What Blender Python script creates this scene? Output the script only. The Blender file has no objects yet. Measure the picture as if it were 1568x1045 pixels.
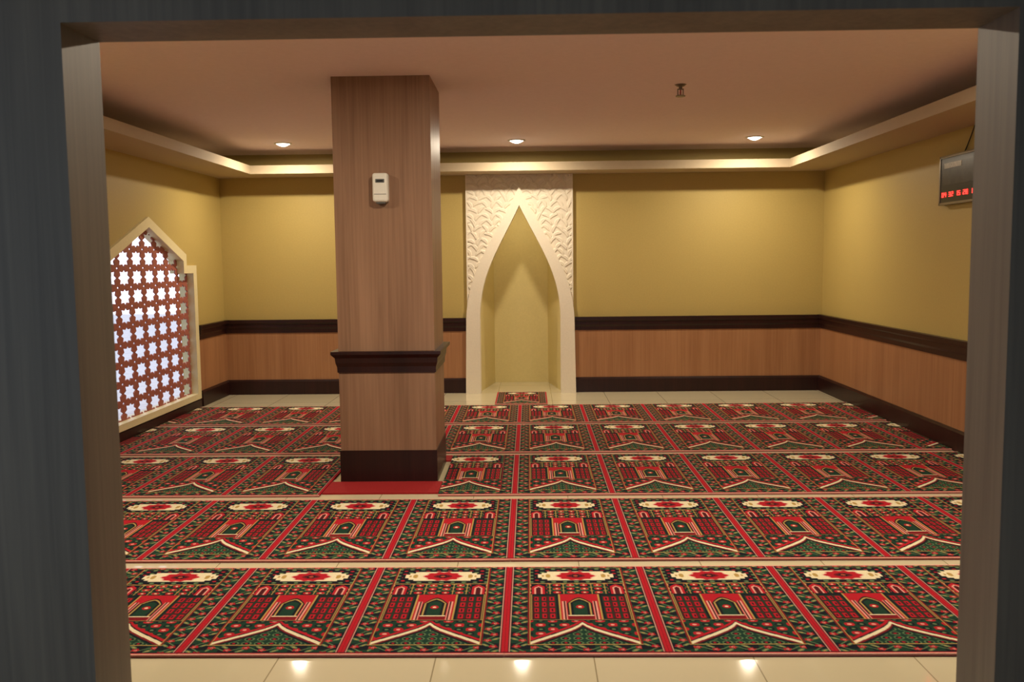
import bpy, bmesh, math, random
import numpy as np
from mathutils import Vector, Matrix
random.seed(4); rng=np.random.RandomState(4)
S=bpy.context.scene
try: S.view_settings.view_transform='Standard'
except Exception: pass

def lin(c):
    c=np.asarray(c,float)/255.0
    return np.where(c<=.04045,c/12.92,((c+.055)/1.055)**2.4)
def rgb(*c):
    l=lin(c); return (float(l[0]),float(l[1]),float(l[2]),1)

# ---------------- materials ----------------
def newmat(name):
    m=bpy.data.materials.new(name); m.use_nodes=True
    return m,m.node_tree.nodes,m.node_tree.links,m.node_tree.nodes['Principled BSDF']
def paint(name,col,rough=.6,var=.06,bump=.05,scale=40,metal=0,spec=.4):
    m,n,l,b=newmat(name)
    tc=n.new('ShaderNodeTexCoord'); nz=n.new('ShaderNodeTexNoise'); nz.inputs['Scale'].default_value=scale
    nz.inputs['Detail'].default_value=4
    l.new(tc.outputs['Object'],nz.inputs['Vector'])
    cr=n.new('ShaderNodeValToRGB'); c=col
    cr.color_ramp.elements[0].position=.3;cr.color_ramp.elements[1].position=.7
    cr.color_ramp.elements[0].color=(c[0]*(1-var),c[1]*(1-var),c[2]*(1-var),1)
    cr.color_ramp.elements[1].color=(min(1,c[0]*(1+var)),min(1,c[1]*(1+var)),min(1,c[2]*(1+var)),1)
    l.new(nz.outputs['Fac'],cr.inputs['Fac']); l.new(cr.outputs['Color'],b.inputs['Base Color'])
    bp=n.new('ShaderNodeBump'); bp.inputs['Strength'].default_value=bump; bp.inputs['Distance'].default_value=.01
    l.new(nz.outputs['Fac'],bp.inputs['Height']); l.new(bp.outputs['Normal'],b.inputs['Normal'])
    b.inputs['Roughness'].default_value=rough; b.inputs['Metallic'].default_value=metal
    b.inputs['Specular IOR Level'].default_value=spec
    return m
def wood(name,c1,c2,rough=.4,sc=(55,55,1.3)):
    m,n,l,b=newmat(name)
    tc=n.new('ShaderNodeTexCoord'); mp=n.new('ShaderNodeMapping'); mp.inputs['Scale'].default_value=sc
    l.new(tc.outputs['Object'],mp.inputs['Vector'])
    nz=n.new('ShaderNodeTexNoise'); nz.inputs['Scale'].default_value=1.0; nz.inputs['Detail'].default_value=5
    nz.inputs['Distortion'].default_value=.5
    l.new(mp.outputs['Vector'],nz.inputs['Vector'])
    mp2=n.new('ShaderNodeMapping'); mp2.inputs['Scale'].default_value=(sc[0]*.12,sc[1]*.12,sc[2]*.4)
    l.new(tc.outputs['Object'],mp2.inputs['Vector'])
    n2=n.new('ShaderNodeTexNoise'); n2.inputs['Scale'].default_value=1.0
    l.new(mp2.outputs['Vector'],n2.inputs['Vector'])
    ad=n.new('ShaderNodeMath'); ad.operation='MULTIPLY_ADD'; ad.inputs[1].default_value=.5
    l.new(n2.outputs['Fac'],ad.inputs[0])
    mu=n.new('ShaderNodeMath'); mu.operation='MULTIPLY'; mu.inputs[1].default_value=.5
    l.new(nz.outputs['Fac'],mu.inputs[0]); l.new(mu.outputs[0],ad.inputs[2])
    cr=n.new('ShaderNodeValToRGB'); cr.color_ramp.elements[0].position=.36;cr.color_ramp.elements[1].position=.64
    cr.color_ramp.elements[0].color=c1; cr.color_ramp.elements[1].color=c2
    l.new(ad.outputs[0],cr.inputs['Fac']); l.new(cr.outputs['Color'],b.inputs['Base Color'])
    b.inputs['Roughness'].default_value=rough; b.inputs['Specular IOR Level'].default_value=.35
    return m
def emis(name,col,st):
    m,n,l,b=newmat(name)
    b.inputs['Base Color'].default_value=col
    b.inputs['Emission Color'].default_value=col; b.inputs['Emission Strength'].default_value=st
    return m

M_wall=paint('yellow_wall_paint',rgb(182,160,94),.55,.03,.03,60)
M_ceil=paint('ceiling_paint',rgb(244,226,228),.8,.02,.02,30)
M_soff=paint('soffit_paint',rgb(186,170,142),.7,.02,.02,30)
M_plaster=paint('mihrab_plaster',rgb(228,218,198),.6,.03,.05,50)
M_niche=paint('niche_paint',rgb(212,196,138),.55,.03,.03,50)
M_dado=wood('dado_laminate',rgb(150,104,70),rgb(170,124,86),.42)
M_pill=wood('pillar_laminate',rgb(128,96,74),rgb(154,119,94),.42)
M_dark=wood('dark_trim',rgb(34,16,14),rgb(50,24,20),.35)
M_frame=wood('door_frame_laminate',rgb(92,82,74),rgb(114,102,90),.5,(50,50,1.2))
M_lat=paint('lattice_wood',rgb(160,92,78),.6,.1,.1,60)
M_wframe=paint('window_frame_paint',rgb(226,214,170),.5,.03,.03,40)
M_white=paint('white_plastic',rgb(226,224,214),.35,.02,.01,40)
M_grey=paint('grey_plastic',rgb(90,92,90),.4,.04,.01,40)
M_black=paint('black_plastic',rgb(18,18,20),.3,.04,.01,40)
M_metal=paint('brushed_metal',rgb(130,120,106),.35,.04,.01,60,metal=.8)
M_corr=paint('corridor_paint',rgb(100,108,112),.7,.04,.03,30)
M_red=paint('red_carpet_base',rgb(150,22,26),.95,.12,.3,200)
M_ground=paint('exterior_paving',rgb(215,210,212),.9,.1,.2,8)

# floor tile
M_floor,n,l,b=newmat('polished_cream_tile')
tc=n.new('ShaderNodeTexCoord'); mp=n.new('ShaderNodeMapping'); mp.inputs['Location'].default_value=(.37,.05,0)
l.new(tc.outputs['Object'],mp.inputs['Vector'])
br=n.new('ShaderNodeTexBrick'); br.offset=0; br.squash=1
br.inputs['Scale'].default_value=1; br.inputs['Brick Width'].default_value=.6; br.inputs['Row Height'].default_value=.6
br.inputs['Mortar Size'].default_value=.0025
br.inputs['Color1'].default_value=rgb(208,198,166); br.inputs['Color2'].default_value=rgb(212,202,172); br.inputs['Mortar'].default_value=rgb(150,138,110)
l.new(mp.outputs['Vector'],br.inputs['Vector']); l.new(br.outputs['Color'],b.inputs['Base Color'])
b.inputs['Roughness'].default_value=.06; b.inputs['Specular IOR Level'].default_value=.5

# carpet pile material reading woven colours
M_carp,n,l,b=newmat('woven_prayer_carpet')
at=n.new('ShaderNodeAttribute'); at.attribute_name='weave'
tc=n.new('ShaderNodeTexCoord'); nz=n.new('ShaderNodeTexNoise'); nz.inputs['Scale'].default_value=220
l.new(tc.outputs['Object'],nz.inputs['Vector'])
mr=n.new('ShaderNodeMapRange'); mr.inputs['To Min'].default_value=.72; mr.inputs['To Max'].default_value=1.25
l.new(nz.outputs['Fac'],mr.inputs['Value'])
mx=n.new('ShaderNodeVectorMath'); mx.operation='SCALE'
l.new(at.outputs['Color'],mx.inputs[0]); l.new(mr.outputs['Result'],mx.inputs['Scale'])
l.new(mx.outputs['Vector'],b.inputs['Base Color'])
bp=n.new('ShaderNodeBump'); bp.inputs['Strength'].default_value=.4; bp.inputs['Distance'].default_value=.004
l.new(nz.outputs['Fac'],bp.inputs['Height']); l.new(bp.outputs['Normal'],b.inputs['Normal'])
b.inputs['Roughness'].default_value=.9; b.inputs['Specular IOR Level'].default_value=.15

# ---------------- mesh helpers ----------------
def link(o,parent=None):
    S.collection.objects.link(o)
    if parent: o.parent=parent
    return o
def empty(name):
    e=bpy.data.objects.new(name,None); e.empty_display_size=.1; S.collection.objects.link(e); return e
def mesh(name,verts,faces,mat,parent=None,smooth=False):
    me=bpy.data.meshes.new(name); me.from_pydata([tuple(map(float,v)) for v in verts],[],faces); me.update()
    bm=bmesh.new(); bm.from_mesh(me); bmesh.ops.recalc_face_normals(bm,faces=bm.faces); bm.to_mesh(me); bm.free()
    me.materials.append(mat)
    if smooth:
        for p in me.polygons: p.use_smooth=True
    return link(bpy.data.objects.new(name,me),parent)
def boxes(name,lst,mat,parent=None,bevel=0):
    V=[];F=[]
    for (x0,x1,y0,y1,z0,z1) in lst:
        k=len(V)
        V+=[(x0,y0,z0),(x1,y0,z0),(x1,y1,z0),(x0,y1,z0),(x0,y0,z1),(x1,y0,z1),(x1,y1,z1),(x0,y1,z1)]
        F+=[[k+i for i in f] for f in ((0,3,2,1),(4,5,6,7),(0,1,5,4),(1,2,6,5),(2,3,7,6),(3,0,4,7))]
    o=mesh(name,V,F,mat,parent)
    if bevel:
        md=o.modifiers.new('b','BEVEL'); md.width=bevel; md.segments=3; md.limit_method='ANGLE'
    return o
def box(name,x0,x1,y0,y1,z0,z1,mat,parent=None,bevel=0):
    return boxes(name,[(x0,x1,y0,y1,z0,z1)],mat,parent,bevel)
def cyl(name,c,r1,r2,z0,z1,mat,parent=None,seg=32):
    V=[];F=[]
    for z,r in((z0,r1),(z1,r2)):
        for i in range(seg):
            a=2*math.pi*i/seg; V.append((c[0]+r*math.cos(a),c[1]+r*math.sin(a),z))
    for i in range(seg): F.append([i,(i+1)%seg,seg+(i+1)%seg,seg+i])
    F.append(list(range(seg))[::-1]); F.append(list(range(seg,2*seg)))
    return mesh(name,V,F,mat,parent)
def sweep(name,path,prof,mat,parent=None,closed=False):
    n=len(path); V=[];F=[]; m=len(prof)
    for i in range(n):
        p=Vector(path[i])
        def dirv(a,b): return (Vector(path[b%n])-Vector(path[a%n])).normalized()
        if closed or 0<i<n-1:
            d1=dirv(i-1,i); d2=dirv(i,i+1)
        elif i==0: d1=d2=dirv(0,1)
        else: d1=d2=dirv(n-2,n-1)
        n1=Vector((-d1.y,d1.x)); n2=Vector((-d2.y,d2.x))
        mt=(n1+n2).normalized(); mt=mt/max(.2,mt.dot(n1))
        for d,z in prof: V.append((p.x+mt.x*d,p.y+mt.y*d,z))
    for i in range(n if closed else n-1):
        for j in range(m):
            a=i*m+j; b_=i*m+(j+1)%m; c=((i+1)%n)*m+(j+1)%m; e=((i+1)%n)*m+j
            F.append([a,b_,c,e])
    if not closed:
        F.append(list(range(m))); F.append([(n-1)*m+j for j in range(m)][::-1])
    return mesh(name,V,F,mat,parent)

# ---------------- layout ----------------
XL,XR,YB,YF=-3.5,3.3,10.2,2.42
CZ=2.72; SZ=2.465; CX=-.11
box('floor',XL-.2,XR+.2,-3,11.4,-.1,0,M_floor)
box('ceiling',XL-.2,XR+.2,YF-.2,YB+.15,CZ,CZ+.1,M_ceil)
boxes('wall_back',[(XL-.2,CX-.5,YB,YB+.15,0,CZ),(CX+.5,XR+.2,YB,YB+.15,0,CZ),(CX-.5,CX+.5,YB,YB+.15,2.42,CZ)],M_wall)
box('wall_right',XR,XR+.2,YF,YB,0,CZ,M_wall)
# left wall with window hole
WY=8.20; HW=1.13
k1=HW-.03; k2=.84
V=[];F=[]
def prism(poly,x0,x1):
    k=len(V); m=len(poly)
    for y,z in poly: V.append((x0,y,z))
    for y,z in poly: V.append((x1,y,z))
    F.append([k+i for i in range(m)]); F.append([k+m+i for i in range(m)][::-1])
    for i in range(m): F.append([k+i,k+(i+1)%m,k+m+(i+1)%m,k+m+i])
x0,x1=XL-.15,XL
prism([(YF,0),(WY-k1,0),(WY-k1,CZ),(YF,CZ)],x0,x1)
prism([(WY+k1,0),(YB,0),(YB,CZ),(WY+k1,CZ)],x0,x1)
prism([(WY-k1,0),(WY+k1,0),(WY+k1,.12),(WY-k1,.12)],x0,x1)
prism([(WY-k1,1.46),(WY-k2,1.46),(WY-k2,CZ),(WY-k1,CZ)],x0,x1)
prism([(WY-k2,1.57),(WY,1.90),(WY,CZ),(WY-k2,CZ)],x0,x1)
prism([(WY,1.90),(WY+k2,1.57),(WY+k2,CZ),(WY,CZ)],x0,x1)
prism([(WY+k2,1.46),(WY+k1,1.46),(WY+k1,CZ),(WY+k2,CZ)],x0,x1)
mesh('wall_left',V,F,M_wall)

# dropped soffit ring with cove lip
SXL,SXR,SYF,SYB=-3.0,2.78,3.1,9.74
boxes('ceiling_soffit',[(XL,SXL,YF,YB,SZ,SZ+.03),(SXR,XR,YF,YB,SZ,SZ+.03),(SXL,SXR,YF,SYF,SZ,SZ+.03),(SXL,SXR,SYB,YB,SZ,SZ+.03),
 (SXL-.03,SXL,SYF-.03,SYB+.03,SZ+.03,SZ+.09),(SXR,SXR+.03,SYF-.03,SYB+.03,SZ+.03,SZ+.09),
 (SXL,SXR,SYB,SYB+.03,SZ+.03,SZ+.09),(SXL,SXR,SYF-.03,SYF,SZ+.03,SZ+.09)],M_soff)

# dado, rails, base
ML,MR=CX-.62,CX+.62
dprof=[(0,.0),(.02,.0),(.02,.74),(0,.74)]
rprof=[(0,.71),(.028,.71),(.03,.75),(.04,.77),(.042,.81),(.055,.825),(.055,.86),(0,.86)]
bprof=[(0,0),(.04,0),(.04,.15),(.03,.17),(0,.17)]
for nm,path in(('right',[(XR,YF),(XR,YB)]),('back_right',[(XR,YB),(MR,YB)]),('back_left',[(ML,YB),(XL,YB)]),
               ('left',[(XL,YB),(XL,WY+HW+.01)]),('left_near',[(XL,WY-HW-.01),(XL,YF)])):
    sweep('trim_dado_'+nm,path,dprof,M_dado)
    sweep('trim_rail_'+nm,path,rprof,M_dark)
    sweep('baseboard_'+nm,path,bprof,M_dark)
sweep('baseboard_under_window',[(XL,WY+HW),(XL,WY-HW)],[(0,0),(.03,0),(.03,.08),(0,.08)],M_dark)

# ---------------- mihrab ----------------
mih=empty('mihrab_niche')
def bez(p0,p1,p2,p3,n=40):
    t=np.linspace(0,1,n)[:,None]; p0,p1,p2,p3=map(np.array,(p0,p1,p2,p3))
    return (1-t)**3*p0+3*(1-t)**2*t*p1+3*(1-t)*t*t*p2+t**3*p3
out=np.vstack([[(.625,0)],bez((.61,.85),(.585,1.45),(.25,1.78),(0,2.33))])
inn=np.vstack([[(.455,0)],bez((.455,.8),(.47,1.35),(.22,1.66),(0,2.12))])
def band(name,o_,i_,yf,yb,mat,parent):
    O=[(x,z) for x,z in o_]+[(-x,z) for x,z in o_[::-1][1:]]
    I=[(x,z) for x,z in i_]+[(-x,z) for x,z in i_[::-1][1:]]
    V=[];F=[]
    for (a,b_),(c,d) in zip(O,I):
        V+=[(CX+a,yf,b_),(CX+c,yf,d),(CX+a,yb,b_),(CX+c,yb,d)]
    for k in range(len(O)-1):
        p=4*k;q=p+4
        F+=[[p,p+1,q+1,q],[p+2,q+2,q+3,p+3],[p,q,q+2,p+2],[p+1,p+3,q+3,q+1]]
    F+=[[0,2,3,1],[len(V)-4,len(V)-3,len(V)-1,len(V)-2]]
    return mesh(name,V,F,mat,parent)
band('arch_band',out,inn,YB-.10,YB+.10,M_plaster,mih)
NX,NZ=150,330
zs=np.linspace(.86,SZ-.001,NZ)
oc=out[1:]; xo=np.interp(zs,oc[:,1],oc[:,0]); xo=np.where(zs>2.33,0,np.maximum(0,xo-.01))
leaves=[]
for i in range(-8,9):
    for j in range(0,26):
        leaves.append((i*.085+(.042 if j%2 else 0)+rng.uniform(-.012,.012), .85+j*.068+rng.uniform(-.01,.01), (.7 if (i+j)%2 else 2.4)+rng.uniform(-.4,.4)))
def relief(X,Z):
    H=np.zeros_like(X)
    for cx,cz,a in leaves:
        dx=X-cx;dz=Z-cz; m=(np.abs(dx)<.07)&(np.abs(dz)<.07)
        if not m.any(): continue
        p=dx[m]*math.cos(a)+dz[m]*math.sin(a); q=-dx[m]*math.sin(a)+dz[m]*math.cos(a)
        q=q-6*p*p*(1 if a>1.5 else -1)
        w=.021*np.sqrt(np.clip(1-(p/.052)**2,0,1))+1e-6
        h=np.clip(1-(q/w)**2,0,1)**.5*(np.abs(p)<.052)
        h=h*(1-.45*np.exp(-(q/.003)**2))
        H[m]=np.maximum(H[m],h)
    return H
for sgn,nm in((1,'carved_spandrel_r'),(-1,'carved_spandrel_l')):
    s=np.linspace(0,1,NX)[None,:]
    X=xo[:,None]+(.585-xo[:,None])*s; X=np.where(xo[:,None]>.585,.585,X); Z=np.repeat(zs[:,None],NX,1)
    H=relief(X*sgn,Z)*np.clip((Z-1.02)/.15,0,1)
    co=np.stack([CX+sgn*X,YB-.050-.012*H,Z],-1).reshape(-1,3)
    idx=np.arange(NX*NZ).reshape(NZ,NX)
    f=np.stack([idx[:-1,:-1],idx[:-1,1:],idx[1:,1:],idx[1:,:-1]],-1).reshape(-1,4)
    if sgn<0: f=f[:,::-1]
    me=bpy.data.meshes.new(nm); me.from_pydata(co.tolist(),[],f.tolist()); me.materials.append(M_plaster)
    for p in me.polygons: p.use_smooth=True
    link(bpy.data.objects.new(nm,me),mih)
boxes('panel_sides',[(CX-.60,CX-.585,YB-.06,YB,.86,SZ),(CX+.585,CX+.60,YB-.06,YB,.86,SZ)],M_plaster,mih)
pl=[(CX-.47,YB+.02),(CX-.33,YB+.85),(CX+.33,YB+.85),(CX+.47,YB+.02)]
V=[(x,y,0) for x,y in pl]+[(x,y,2.35) for x,y in pl]
F=[[0,1,5,4],[1,2,6,5],[2,3,7,6],[4,5,6,7]]
o=mesh('apse_walls',V,F,M_niche,mih)
md=o.modifiers.new('s','SOLIDIFY'); md.thickness=.04; md.offset=1
nl=empty('niche_fill_light')  # invented fill light, added behind the arch to brighten the niche
cyl('fill_light_can',(CX,YB+.30),.035,.035,2.30,2.345,M_white,nl)
ld=bpy.data.lights.new('lamp','AREA'); ld.shape='DISK'; ld.size=.07; ld.energy=4; ld.color=(1,.84,.56)
lo=bpy.data.objects.new('lamp',ld); lo.location=(CX,YB+.30,2.295); link(lo,nl)

# ---------------- carpets ----------------
W=.628
C={k:lin(v) for k,v in dict(red=(176,24,40),dred=(120,18,30),navy=(14,20,30),green=(20,56,42),lgreen=(98,126,86),cream=(228,216,182),gold=(180,148,84),pink=(222,160,146),maroon=(74,14,24),orange=(196,90,60)).items()}
LM=1.20
def weave(U,D):
    A=np.abs(U); col=np.zeros(U.shape+(3,)); col[:]=C['navy']
    def put(m,c): col[m]=C[c]
    fld=(A<.215)&(D>.035)&(D<1.09)
    bor=~fld
    side=A>.215
    vv=np.where(side,D,U+.3); ww=np.where(side,A-.257,np.where(D<.5,D-.017,D-1.137))
    put(bor,'green')
    per=.135
    put(bor&(np.sin(vv*2*np.pi/per)>0)&(np.abs(ww)<.042),'navy')
    vine=ww-.020*np.sin(vv*2*np.pi/per)
    c2=((vv/(per/2)+.25)%1-.5)*(per/2)
    sg=np.sign(np.sin(vv*2*np.pi/per))
    q=ww+sg*.020; a=.8
    p=c2*math.cos(a)+q*math.sin(a)*sg; t=-c2*math.sin(a)*sg+q*math.cos(a)
    put(bor&(np.abs(vine)<.0036),'lgreen')
    put(bor&((p/.021)**2+(t/.0085)**2<1),'lgreen')
    put(bor&(((p)/.010)**2+(t/.0035)**2<1),'gold')
    cell=((vv/(per/2))%1-.5)*(per/2); sgn=np.where(((vv/(per/2))//1)%2==0,1,-1)
    r=np.hypot(cell,ww-.012*sgn); th=np.arctan2(ww-.012*sgn,cell)
    put(bor&(r<.0145+.004*np.cos(5*th)),'red'); put(bor&(r<.006),'pink'); put(bor&(r<.003),'navy')
    put((A>.215)&(A<.2185)&(D>.03)&(D<1.095),'gold')
    put((A>.2185)&(A<.2235)&(D>.025)&(D<1.10),'dred')
    put((A<.2235)&(D>1.09)&(D<1.097),'gold'); put((A<.2235)&(D>.030)&(D<.035),'gold')
    e1=W/2
    put(A>e1-.012,'red'); put((A>e1-.017)&(A<e1-.012),'navy'); put((A>e1-.020)&(A<e1-.017),'pink')
    put((D>1.172),'navy'); put((D>1.180),'red'); put((D>1.186),'pink')
    put((D<.012),'pink')
    # ---- cartouche zone ----
    z=fld&(D<.285); put(z,'navy')
    put(z&(np.abs(np.sin(U*60))*np.abs(np.sin(D*60))>.86),'red')
    put(z&(np.abs(np.sin(U*60+1.57))*np.abs(np.sin(D*60+1.57))>.80),'lgreen')
    d=D-.165; ad=np.abs(d)
    hexw=np.where(ad<.030,.178,np.where(ad<.052,.158,.134)) 
    hx=(A<hexw)&(ad<.072)
    hx2=(A<hexw+.012)&(ad<.084)
    put(z&hx2,'navy'); put(z&hx,'cream')
    put(z&hx&(A>.085)&((((A-.13)/.012)**2+(d/.030)**2<1)|(((A-.155)/.006)**2+(d/.014)**2<1)),'gold')
    th=np.arctan2(d,U); rr=np.hypot(U/.090,d/.070)
    put(z&(rr<1+.07*np.cos(10*th)),'pink'); put(z&(rr<.93+.07*np.cos(10*th)),'red')
    put(z&(rr<.48),'dred'); put(z&(rr<.30+.08*np.cos(6*th)),'navy'); put(z&(rr<.13),'orange')
    # ---- floral band ----
    z=fld&(D>=.285)&(D<.45); put(z,'green')
    g=np.sin(U*50)*np.sin(D*62+.4)
    put(z&(g>.30),'navy'); put(z&(g<-.55),'lgreen'); put(z&(np.abs(g)<.04),'gold')
    cu=((A)/.062)%1-.5; cd=((D-.285)/.055)%1-.5; r=np.hypot(cu*.062,cd*.055)
    put(z&(r<.018),'red'); put(z&(r<.006),'cream')
    a=A-.176; put(z&(np.abs(a)<.036),'navy')
    top=.300+np.abs(a)*1.3
    put(z&(np.abs(a)<.029)&(D>top),'red'); put(z&(np.abs(a)<.018)&(D>top+.028),'pink'); put(z&(np.abs(a)<.011)&(D>top+.042),'maroon')
    put(z&(D<.290),'gold'); put(z&(D>.445),'navy')
    # ---- centre block ----
    z=fld&(D>=.45)&(D<.81); put(z,'navy')
    m=z&(A>.100)&(A<.202)&(D>.475)&(D<.785)
    pu=((A-.100)/.034)%1; pd=((D-.475)/.0775)%1
    put(m,'maroon'); put(m&((pu<.16)|(pd<.10)),'green'); put(m&(np.abs(pu-.58)<.28)&(np.abs(pd-.55)<.36),'red'); put(m&(np.abs(pu-.58)<.11)&(np.abs(pd-.55)<.20),'navy')
    put(z&(A>.207)&(A<.211),'gold')
    put(z&(A<.092),'red'); put(z&(np.abs(A-.086)<.003),'gold')
    put(z&(np.abs(A-.066)<.009)&(D>.55),'pink'); put(z&(np.abs(A-.066)<.003)&(D>.55),'maroon')
    top=.495+A*.5+20*A**2*1.0
    put(z&(A<.056)&(D>top),'navy'); put(z&(A<.048)&(D>top+.014),'gold'); put(z&(A<.040)&(D>top+.028),'navy')
    put(z&(A<.030)&(D>top+.05)&(D<.74),'green')
    put(z&(np.hypot(U,(D-.63)*.7)<.017),'red'); put(z&(np.hypot(U,(D-.63)*.7)<.007),'cream')
    put(z&(A<.056)&(np.abs(D-.745)<.006),'cream'); put(z&(A<.056)&(D>.751),'dred')
    put(z&(D>.797),'gold'); put(z&(D>.802),'navy')
    # ---- gable ----
    z=fld&(D>=.81); put(z,'green')
    g=np.sin(U*64)*np.sin(D*60)
    put(z&(g>.30),'red'); put(z&(g>.85),'pink'); put(z&(g<-.4),'navy'); put(z&(g<-.88),'lgreen')
    e=D-(.865+A*.92-.035*np.exp(-(A/.025)))
    put(z&(e>-.034),'red');put(z&(e>-.012),'navy'); put(z&(e>0),'cream'); put(z&(e>.028),'dred'); put(z&(e>.044),'navy'); put(z&(e>.060),'green')
    k=((A/.050)%1-.5); kk=((D/.05)%1-.5)
    put(z&(e>.066)&(np.hypot(k,kk)<.40),'lgreen'); put(z&(e>.066)&(np.hypot(k,kk)<.30),'navy'); put(z&(e>.066)&(np.hypot(k,kk)<.12),'red')
    return col
def carpet_mesh(name,u0,u1,d0,d1,scale_len=1.0,res=.0036):
    nx=max(3,int((u1-u0)/res)); ny=max(3,int((d1-d0)/res))
    u=np.linspace(u0,u1,nx); d=np.linspace(d0,d1,ny)
    U,D=np.meshgrid(u,d)
    col=weave(U,D)
    co=np.stack([U,-D*scale_len,np.full_like(U,.012)],-1).reshape(-1,3)
    idx=np.arange(nx*ny).reshape(ny,nx)
    f=np.stack([idx[:-1,:-1],idx[1:,:-1],idx[1:,1:],idx[:-1,1:]],-1).reshape(-1,4)
    verts=co.tolist(); faces=f.tolist()
    rim=list(idx[0,:])+list(idx[1:,-1])+list(idx[-1,::-1][1:])+list(idx[::-1,0][1:-1])
    k=len(verts); 
    for r_ in rim: verts.append((co[r_][0],co[r_][1],0.001))
    n_=len(rim)
    for i in range(n_): faces.append([int(rim[i]),int(rim[(i+1)%n_]),k+(i+1)%n_,k+i])
    me=bpy.data.meshes.new(name); me.from_pydata(verts,[],faces)
    ca=me.color_attributes.new('weave','FLOAT_COLOR','POINT')
    full=np.ones((len(verts),4)); full[:nx*ny,:3]=col.reshape(-1,3); full[nx*ny:,:3]=C['dred']
    ca.data.foreach_set('color',full.astype(np.float32).ravel())
    me.materials.append(M_carp); me.update()
    return me
H2=W/2-.0005
full=carpet_mesh('rug_tile',-H2,H2,0,LM)
X0=CX
kL=int((X0-(XL+.04))/W); kR=int(((XR-.04)-X0)/W)
remL=(X0-(XL+.045))-kL*W; remR=((XR-.045)-X0)-kR*W
cutL=carpet_mesh('rug_cut_a',H2-remL,H2,0,LM); cutR=carpet_mesh('rug_cut_b',-H2,-H2+remR,0,LM)
rows=[9.22,8.10,6.82,5.53,4.27]
rowlen=[1.03,1.19,1.19,1.16,.985]
PX0,PX1,PY0,PY1=-1.295,-.645,6.00,6.62
cutP=carpet_mesh('rug_cut_c',-.60-(X0-.5*W),H2,0,LM)
for ri,(yf,ln) in enumerate(zip(rows,rowlen)):
    par=empty('prayer_carpet')
    for k in range(-kL-1,kR+1):
        cxk=X0+(k+.5)*W
        me=full
        if k==-kL-1: me=cutL
        elif k==kR: me=cutR
        if ri==2 and k==-2:
            par=empty('prayer_carpet'); continue
        if ri==2 and k==-1: me=cutP
        o=bpy.data.objects.new('woven_mat',me); o.location=(cxk,yf,0); o.scale=(1,ln/LM,1)
        link(o,par)
rx0,rx1=X0-2*W+.005,-.605
box('red_carpet_strip',rx0,rx1,5.69,PY0-.008,.001,.011,M_red)
box('red_carpet_strip',rx0,rx1,PY1+.008,6.81,.001,.011,M_red)
o=bpy.data.objects.new('imam_prayer_mat',carpet_mesh('imam_mat',-H2,H2,0,LM)); o.location=(CX+.01,10.14,0.0); o.scale=(.88,.71,1); link(o)

# ---------------- pillar ----------------
pil=empty('pillar')
box('shaft',PX0,PX1,PY0,PY1,0,CZ,M_pill,pil)
pth=[(PX0,PY0),(PX0,PY1),(PX1,PY1),(PX1,PY0)]
sweep('rail',pth,[(-.01,.76),(.008,.76),(.010,.80),(.018,.825),(.022,.86),(.045,.885),(.045,.905),(-.01,.905)],M_dark,pil,True)
sweep('plinth',pth,[(-.01,.0),(.006,.0),(.006,.225),(-.01,.225)],M_dark,pil,True)

dp=empty('air_freshener_dispenser')
dx=-.975; yb=PY0
box('body',dx-.052,dx+.052,yb-.075,yb,1.895,2.085,M_white,dp,.018)
box('vent_window',dx-.03,dx+.03,yb-.0775,yb-.07,2.02,2.045,M_grey,dp,.004)
box('vent_slot',dx-.022,dx+.022,yb-.079,yb-.07,2.028,2.036,M_black,dp,.002)
box('label_line',dx-.04,dx+.04,yb-.0765,yb-.07,1.945,1.948,M_grey,dp)
box('lock_tab',dx-.03,dx+.03,yb-.06,yb-.01,1.885,1.90,M_grey,dp,.004)

sp=empty('fire_sprinkler'); sx,sy=1.07,6.45
cyl('escutcheon',(sx,sy),.024,.042,CZ-.014,CZ,M_metal,sp)
cyl('stem',(sx,sy),.012,.012,CZ-.035,CZ-.01,M_metal,sp)
boxes('yoke_arms',[(sx-.022,sx-.016,sy-.004,sy+.004,CZ-.075,CZ-.03),(sx+.016,sx+.022,sy-.004,sy+.004,CZ-.075,CZ-.03),(sx-.022,sx+.022,sy-.004,sy+.004,CZ-.036,CZ-.029),(sx-.022,sx+.022,sy-.004,sy+.004,CZ-.077,CZ-.071)],M_metal,sp)
cyl('bulb',(sx,sy),.004,.004,CZ-.072,CZ-.035,M_red,sp,12)
cyl('deflector',(sx,sy),.034,.034,CZ-.083,CZ-.077,M_metal,sp)

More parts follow.
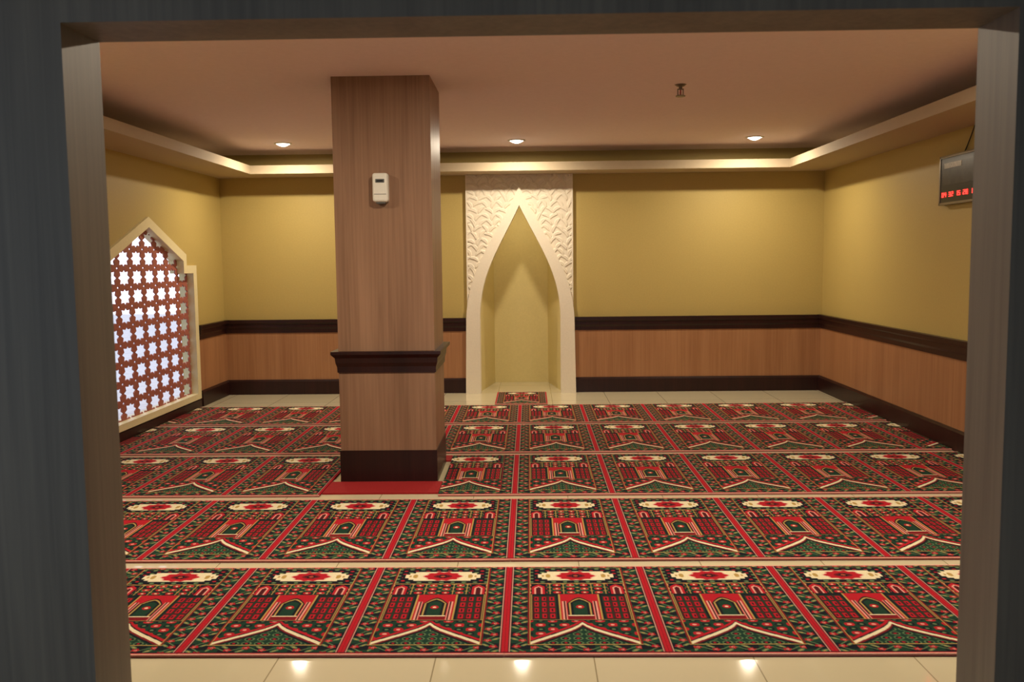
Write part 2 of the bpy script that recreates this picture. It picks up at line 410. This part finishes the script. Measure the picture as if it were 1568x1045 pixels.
# downlights
M_em=emis('lamp_glow',(1,.93,.78,1),22)
def downlight(x,y,power,r=.07):
    e=empty('downlight')
    V=[];F=[];seg=40
    pr=[(r+.02,CZ),(r+.018,CZ-.008),(r,CZ-.011),(r-.006,CZ-.002)]
    for i in range(seg):
        a=2*math.pi*i/seg
        for q,z in pr: V.append((x+q*math.cos(a),y+q*math.sin(a),z))
    for i in range(seg):
        for j in range(3): F.append([i*4+j,((i+1)%seg)*4+j,((i+1)%seg)*4+j+1,i*4+j+1])
    mesh('trim_ring',V,F,M_white,e,True)
    V=[(x,y,CZ-.032)];F=[];R_=4
    for k in range(1,R_+1):
        for i in range(seg):
            a=2*math.pi*i/seg; q=(r-.004)*k/R_
            V.append((x+q*math.cos(a),y+q*math.sin(a),CZ-.032+.026*(k/R_)**2))
    for i in range(seg): F.append([0,1+i,1+(i+1)%seg])
    for k in range(R_-1):
        for i in range(seg):
            a=1+k*seg+i; b_=1+k*seg+(i+1)%seg; F.append([a,a+seg,b_+seg,b_])
    mesh('lens',V,F,M_em,e,True)
    ld=bpy.data.lights.new('lamp','AREA'); ld.shape='DISK'; ld.size=.10; ld.energy=power; ld.color=(1,.85,.64)
    lo=bpy.data.objects.new('lamp',ld); lo.location=(x,y,CZ-.034); link(lo,e)
for x in(-2.50,CX-.01,2.28): downlight(x,9.24,30)
for x in(-2.50,CX-.01,2.28): downlight(x,4.35,44)

# ---------------- window ----------------
win=empty('window_1')
xf0,xf1=XL-.12,XL+.025
O=[(-HW,.09),(-HW,1.49),(-.87,1.49),(-.87,1.60),(0,1.94),(.87,1.60),(.87,1.49),(HW,1.49),(HW,.09)]
a=HW-.09
I=[(-a,.15),(-a,1.41),(-.79,1.41),(-.79,1.535),(0,1.845),(.79,1.535),(.79,1.41),(a,1.41),(a,.15)]
V=[];F=[]
for x in(xf1,xf0):
    for y,z in O: V.append((x,WY+y,z))
    for y,z in I: V.append((x,WY+y,z))
N=9
for i in range(N):
    j=(i+1)%N
    F+=[[i,j,N+j,N+i],[2*N+i,3*N+i,3*N+j,2*N+j],[i,2*N+i,2*N+j,j],[N+i,N+j,3*N+j,3*N+i]]
mesh('frame',V,F,M_wframe,win)
PY_,PZ_=.262,.168
def lattice(name,c0,c1,r0,r1,zbase,planes=()):
    bm=bmesh.new()
    q=[(.5,0),(.5,.40),(.45,.45),(.40,.5)]
    bd=[]
    for k in range(4):
        a=k*math.pi/2
        for x,y in q: bd.append((x*math.cos(a)-y*math.sin(a),x*math.sin(a)+y*math.cos(a)))
    st=[]
    for k in range(16):
        a=k*math.pi/8; r=.465 if k%2==0 else .32
        if k%4==2: r=.49
        st.append((r*math.cos(a),r*math.sin(a)))
    for i in range(c0,c1):
        for j in range(r0,r1):
            cy=(i+.5)*PY_; cz=zbase+(j+.5)*PZ_
            mk=lambda pts:[bm.verts.new((0,WY+cy+a*PY_,cz+b_*PZ_)) for a,b_ in pts]
            vo=mk(bd); vi=mk(st)
            for k in range(16):
                bm.faces.new((vo[k],vo[(k+1)%16],vi[(k+1)%16],vi[k]))
    bmesh.ops.remove_doubles(bm,verts=bm.verts,dist=1e-4)
    for co,no in planes:
        bmesh.ops.bisect_plane(bm,geom=bm.verts[:]+bm.edges[:]+bm.faces[:],plane_co=co,plane_no=no,clear_outer=True)
    me=bpy.data.meshes.new(name); bm.to_mesh(me); bm.free(); me.materials.append(M_lat)
    o=link(bpy.data.objects.new(name,me),win); o.location=(XL-.05,0,0)
    md=o.modifiers.new('s','SOLIDIFY'); md.thickness=.012; md.offset=0
    return o
lattice('lattice_screen',-4,4,0,8,.13)
sl=.31/.79
lattice('lattice_gable',-3,3,0,3,.13+8*PZ_,[((0,WY,1.87),(0,sl,1)),((0,WY,1.87),(0,-sl,1))])
box('ground_exterior',-30,XL-.2,-10,30,-.25,-.15,M_ground)

# ---------------- wall clock ----------------
ck=empty('digital_wall_clock')
y0,y1,z0,z1=6.45,7.26,1.90,2.28; xw=XR
box('case',xw-.045,xw,y0,y1,z0,z1,M_black,ck,.006)
t=.018
boxes('silver_border',[(xw-.05,xw-.04,y0,y1,z0,z0+t),(xw-.05,xw-.04,y0,y1,z1-t,z1),(xw-.05,xw-.04,y0,y0+t,z0,z1),(xw-.05,xw-.04,y1-t,y1,z0,z1)],M_metal,ck)
M_pic=paint('clock_picture_print',rgb(50,46,42),.3,.6,.0,14)
box('picture_panel',xw-.047,xw-.04,y0+.06,y1-.06,z0+.15,z1-.05,M_pic,ck)
M_cal=paint('clock_caption',rgb(170,165,150),.3,.4,.0,60)
box('caption_plate',xw-.049,xw-.045,y1-.36,y1-.08,z1-.10,z1-.06,M_cal,ck)
M_led=emis('red_led',(1,.04,.03,1),2.5)
segs={'0':'abcdef','1':'bc','2':'abged','3':'abgcd','4':'fgbc','5':'afgcd','6':'afgedc','7':'abc','8':'abcdefg','9':'abcdfg'}
L=[]
def digit(ch,yl,zb,h,w):
    tt=.006; g={'a':(0,w,h-tt,h),'d':(0,w,0,tt),'g':(0,w,h/2-tt/2,h/2+tt/2),'f':(0,tt,h/2,h),'e':(0,tt,0,h/2),'b':(w-tt,w,h/2,h),'c':(w-tt,w,0,h/2)}
    for s_ in segs[ch]:
        a,b_,c,d=g[s_]; L.append((xw-.049,xw-.045,yl-b_,yl-a,zb+c,zb+d))
yy=y1-.05
for i,grp in enumerate(['04','32','15','28','11','46']):
    for ch in grp:
        digit(ch,yy,z0+.06,.036,.028); yy-=.040
    yy-=.035
boxes('led_digits',L,M_led,ck)
cu=bpy.data.curves.new('cable','CURVE'); cu.dimensions='3D'; cu.bevel_depth=.004
s_=cu.splines.new('BEZIER'); pts=[(xw-.006,6.80,SZ),(xw-.012,6.85,2.38),(xw-.006,6.95,2.28)]
s_.bezier_points.add(2)
for bp_,p in zip(s_.bezier_points,pts): bp_.co=p; bp_.handle_left_type=bp_.handle_right_type='AUTO'
cu.materials.append(M_black); link(bpy.data.objects.new('cable',cu),ck)

# ---------------- doorway ----------------
DL,DR,DT=-1.135,1.172,2.09; ya,yb2=2.22,2.42
dr=empty('door_1')
box('jamb_left',DL-.30,DL,ya,yb2,0,DT+.3,M_frame,dr)
box('jamb_right',DR,DR+.30,ya,yb2,0,DT+.3,M_frame,dr)
box('header',DL,DR,ya,yb2,DT,DT+.3,M_frame,dr)
boxes('wall_front',[(XL-.2,DL-.30,ya+.03,yb2,0,CZ),(DR+.30,XR+.2,ya+.03,yb2,0,CZ),(DL-.30,DR+.30,ya+.03,yb2,DT+.3,CZ)],M_corr)
box('ceiling_corridor',XL-.2,XR+.2,-3,ya,CZ,CZ+.1,M_corr)
box('wall_corridor',XL-.2,XR+.2,-3.1,-3,1.9,CZ,M_corr)
box('wall_side_added',1.9,2.1,-3,ya,0,CZ,M_corr)  # unseen side wall, added to keep the right jamb darker

# ---------------- world ----------------
w=bpy.data.worlds.new('World'); S.world=w; w.use_nodes=True
n=w.node_tree.nodes; l=w.node_tree.links; bg=n['Background']
tc=n.new('ShaderNodeTexCoord'); sx_=n.new('ShaderNodeSeparateXYZ'); l.new(tc.outputs['Generated'],sx_.inputs[0])
cr=n.new('ShaderNodeValToRGB'); mr=n.new('ShaderNodeMapRange'); mr.inputs['From Min'].default_value=-1; mr.inputs['From Max'].default_value=1
l.new(sx_.outputs['Y'],mr.inputs['Value']); l.new(mr.outputs['Result'],cr.inputs['Fac'])
cr.color_ramp.elements[0].position=.45; cr.color_ramp.elements[0].color=(.40,.54,.66,1)
cr.color_ramp.elements[1].position=.7; cr.color_ramp.elements[1].color=(.94,.88,1,1)
l.new(cr.outputs['Color'],bg.inputs['Color']); bg.inputs['Strength'].default_value=1.7

# ---------------- camera ----------------
cd=bpy.data.cameras.new('Camera'); cam=bpy.data.objects.new('Camera',cd); S.collection.objects.link(cam)
cd.sensor_width=36; cd.lens=1420/1620*36; cd.clip_start=.05
cd.dof.use_dof=True; cd.dof.focus_distance=7.0; cd.dof.aperture_fstop=5.6
R=Matrix.Rotation(math.radians(1.17),4,'Z')@Matrix.Rotation(math.radians(90-5.1),4,'X')@Matrix.Rotation(-.011,4,'Z')
cam.matrix_world=Matrix.Translation((0,0,1.5))@R
S.camera=cam
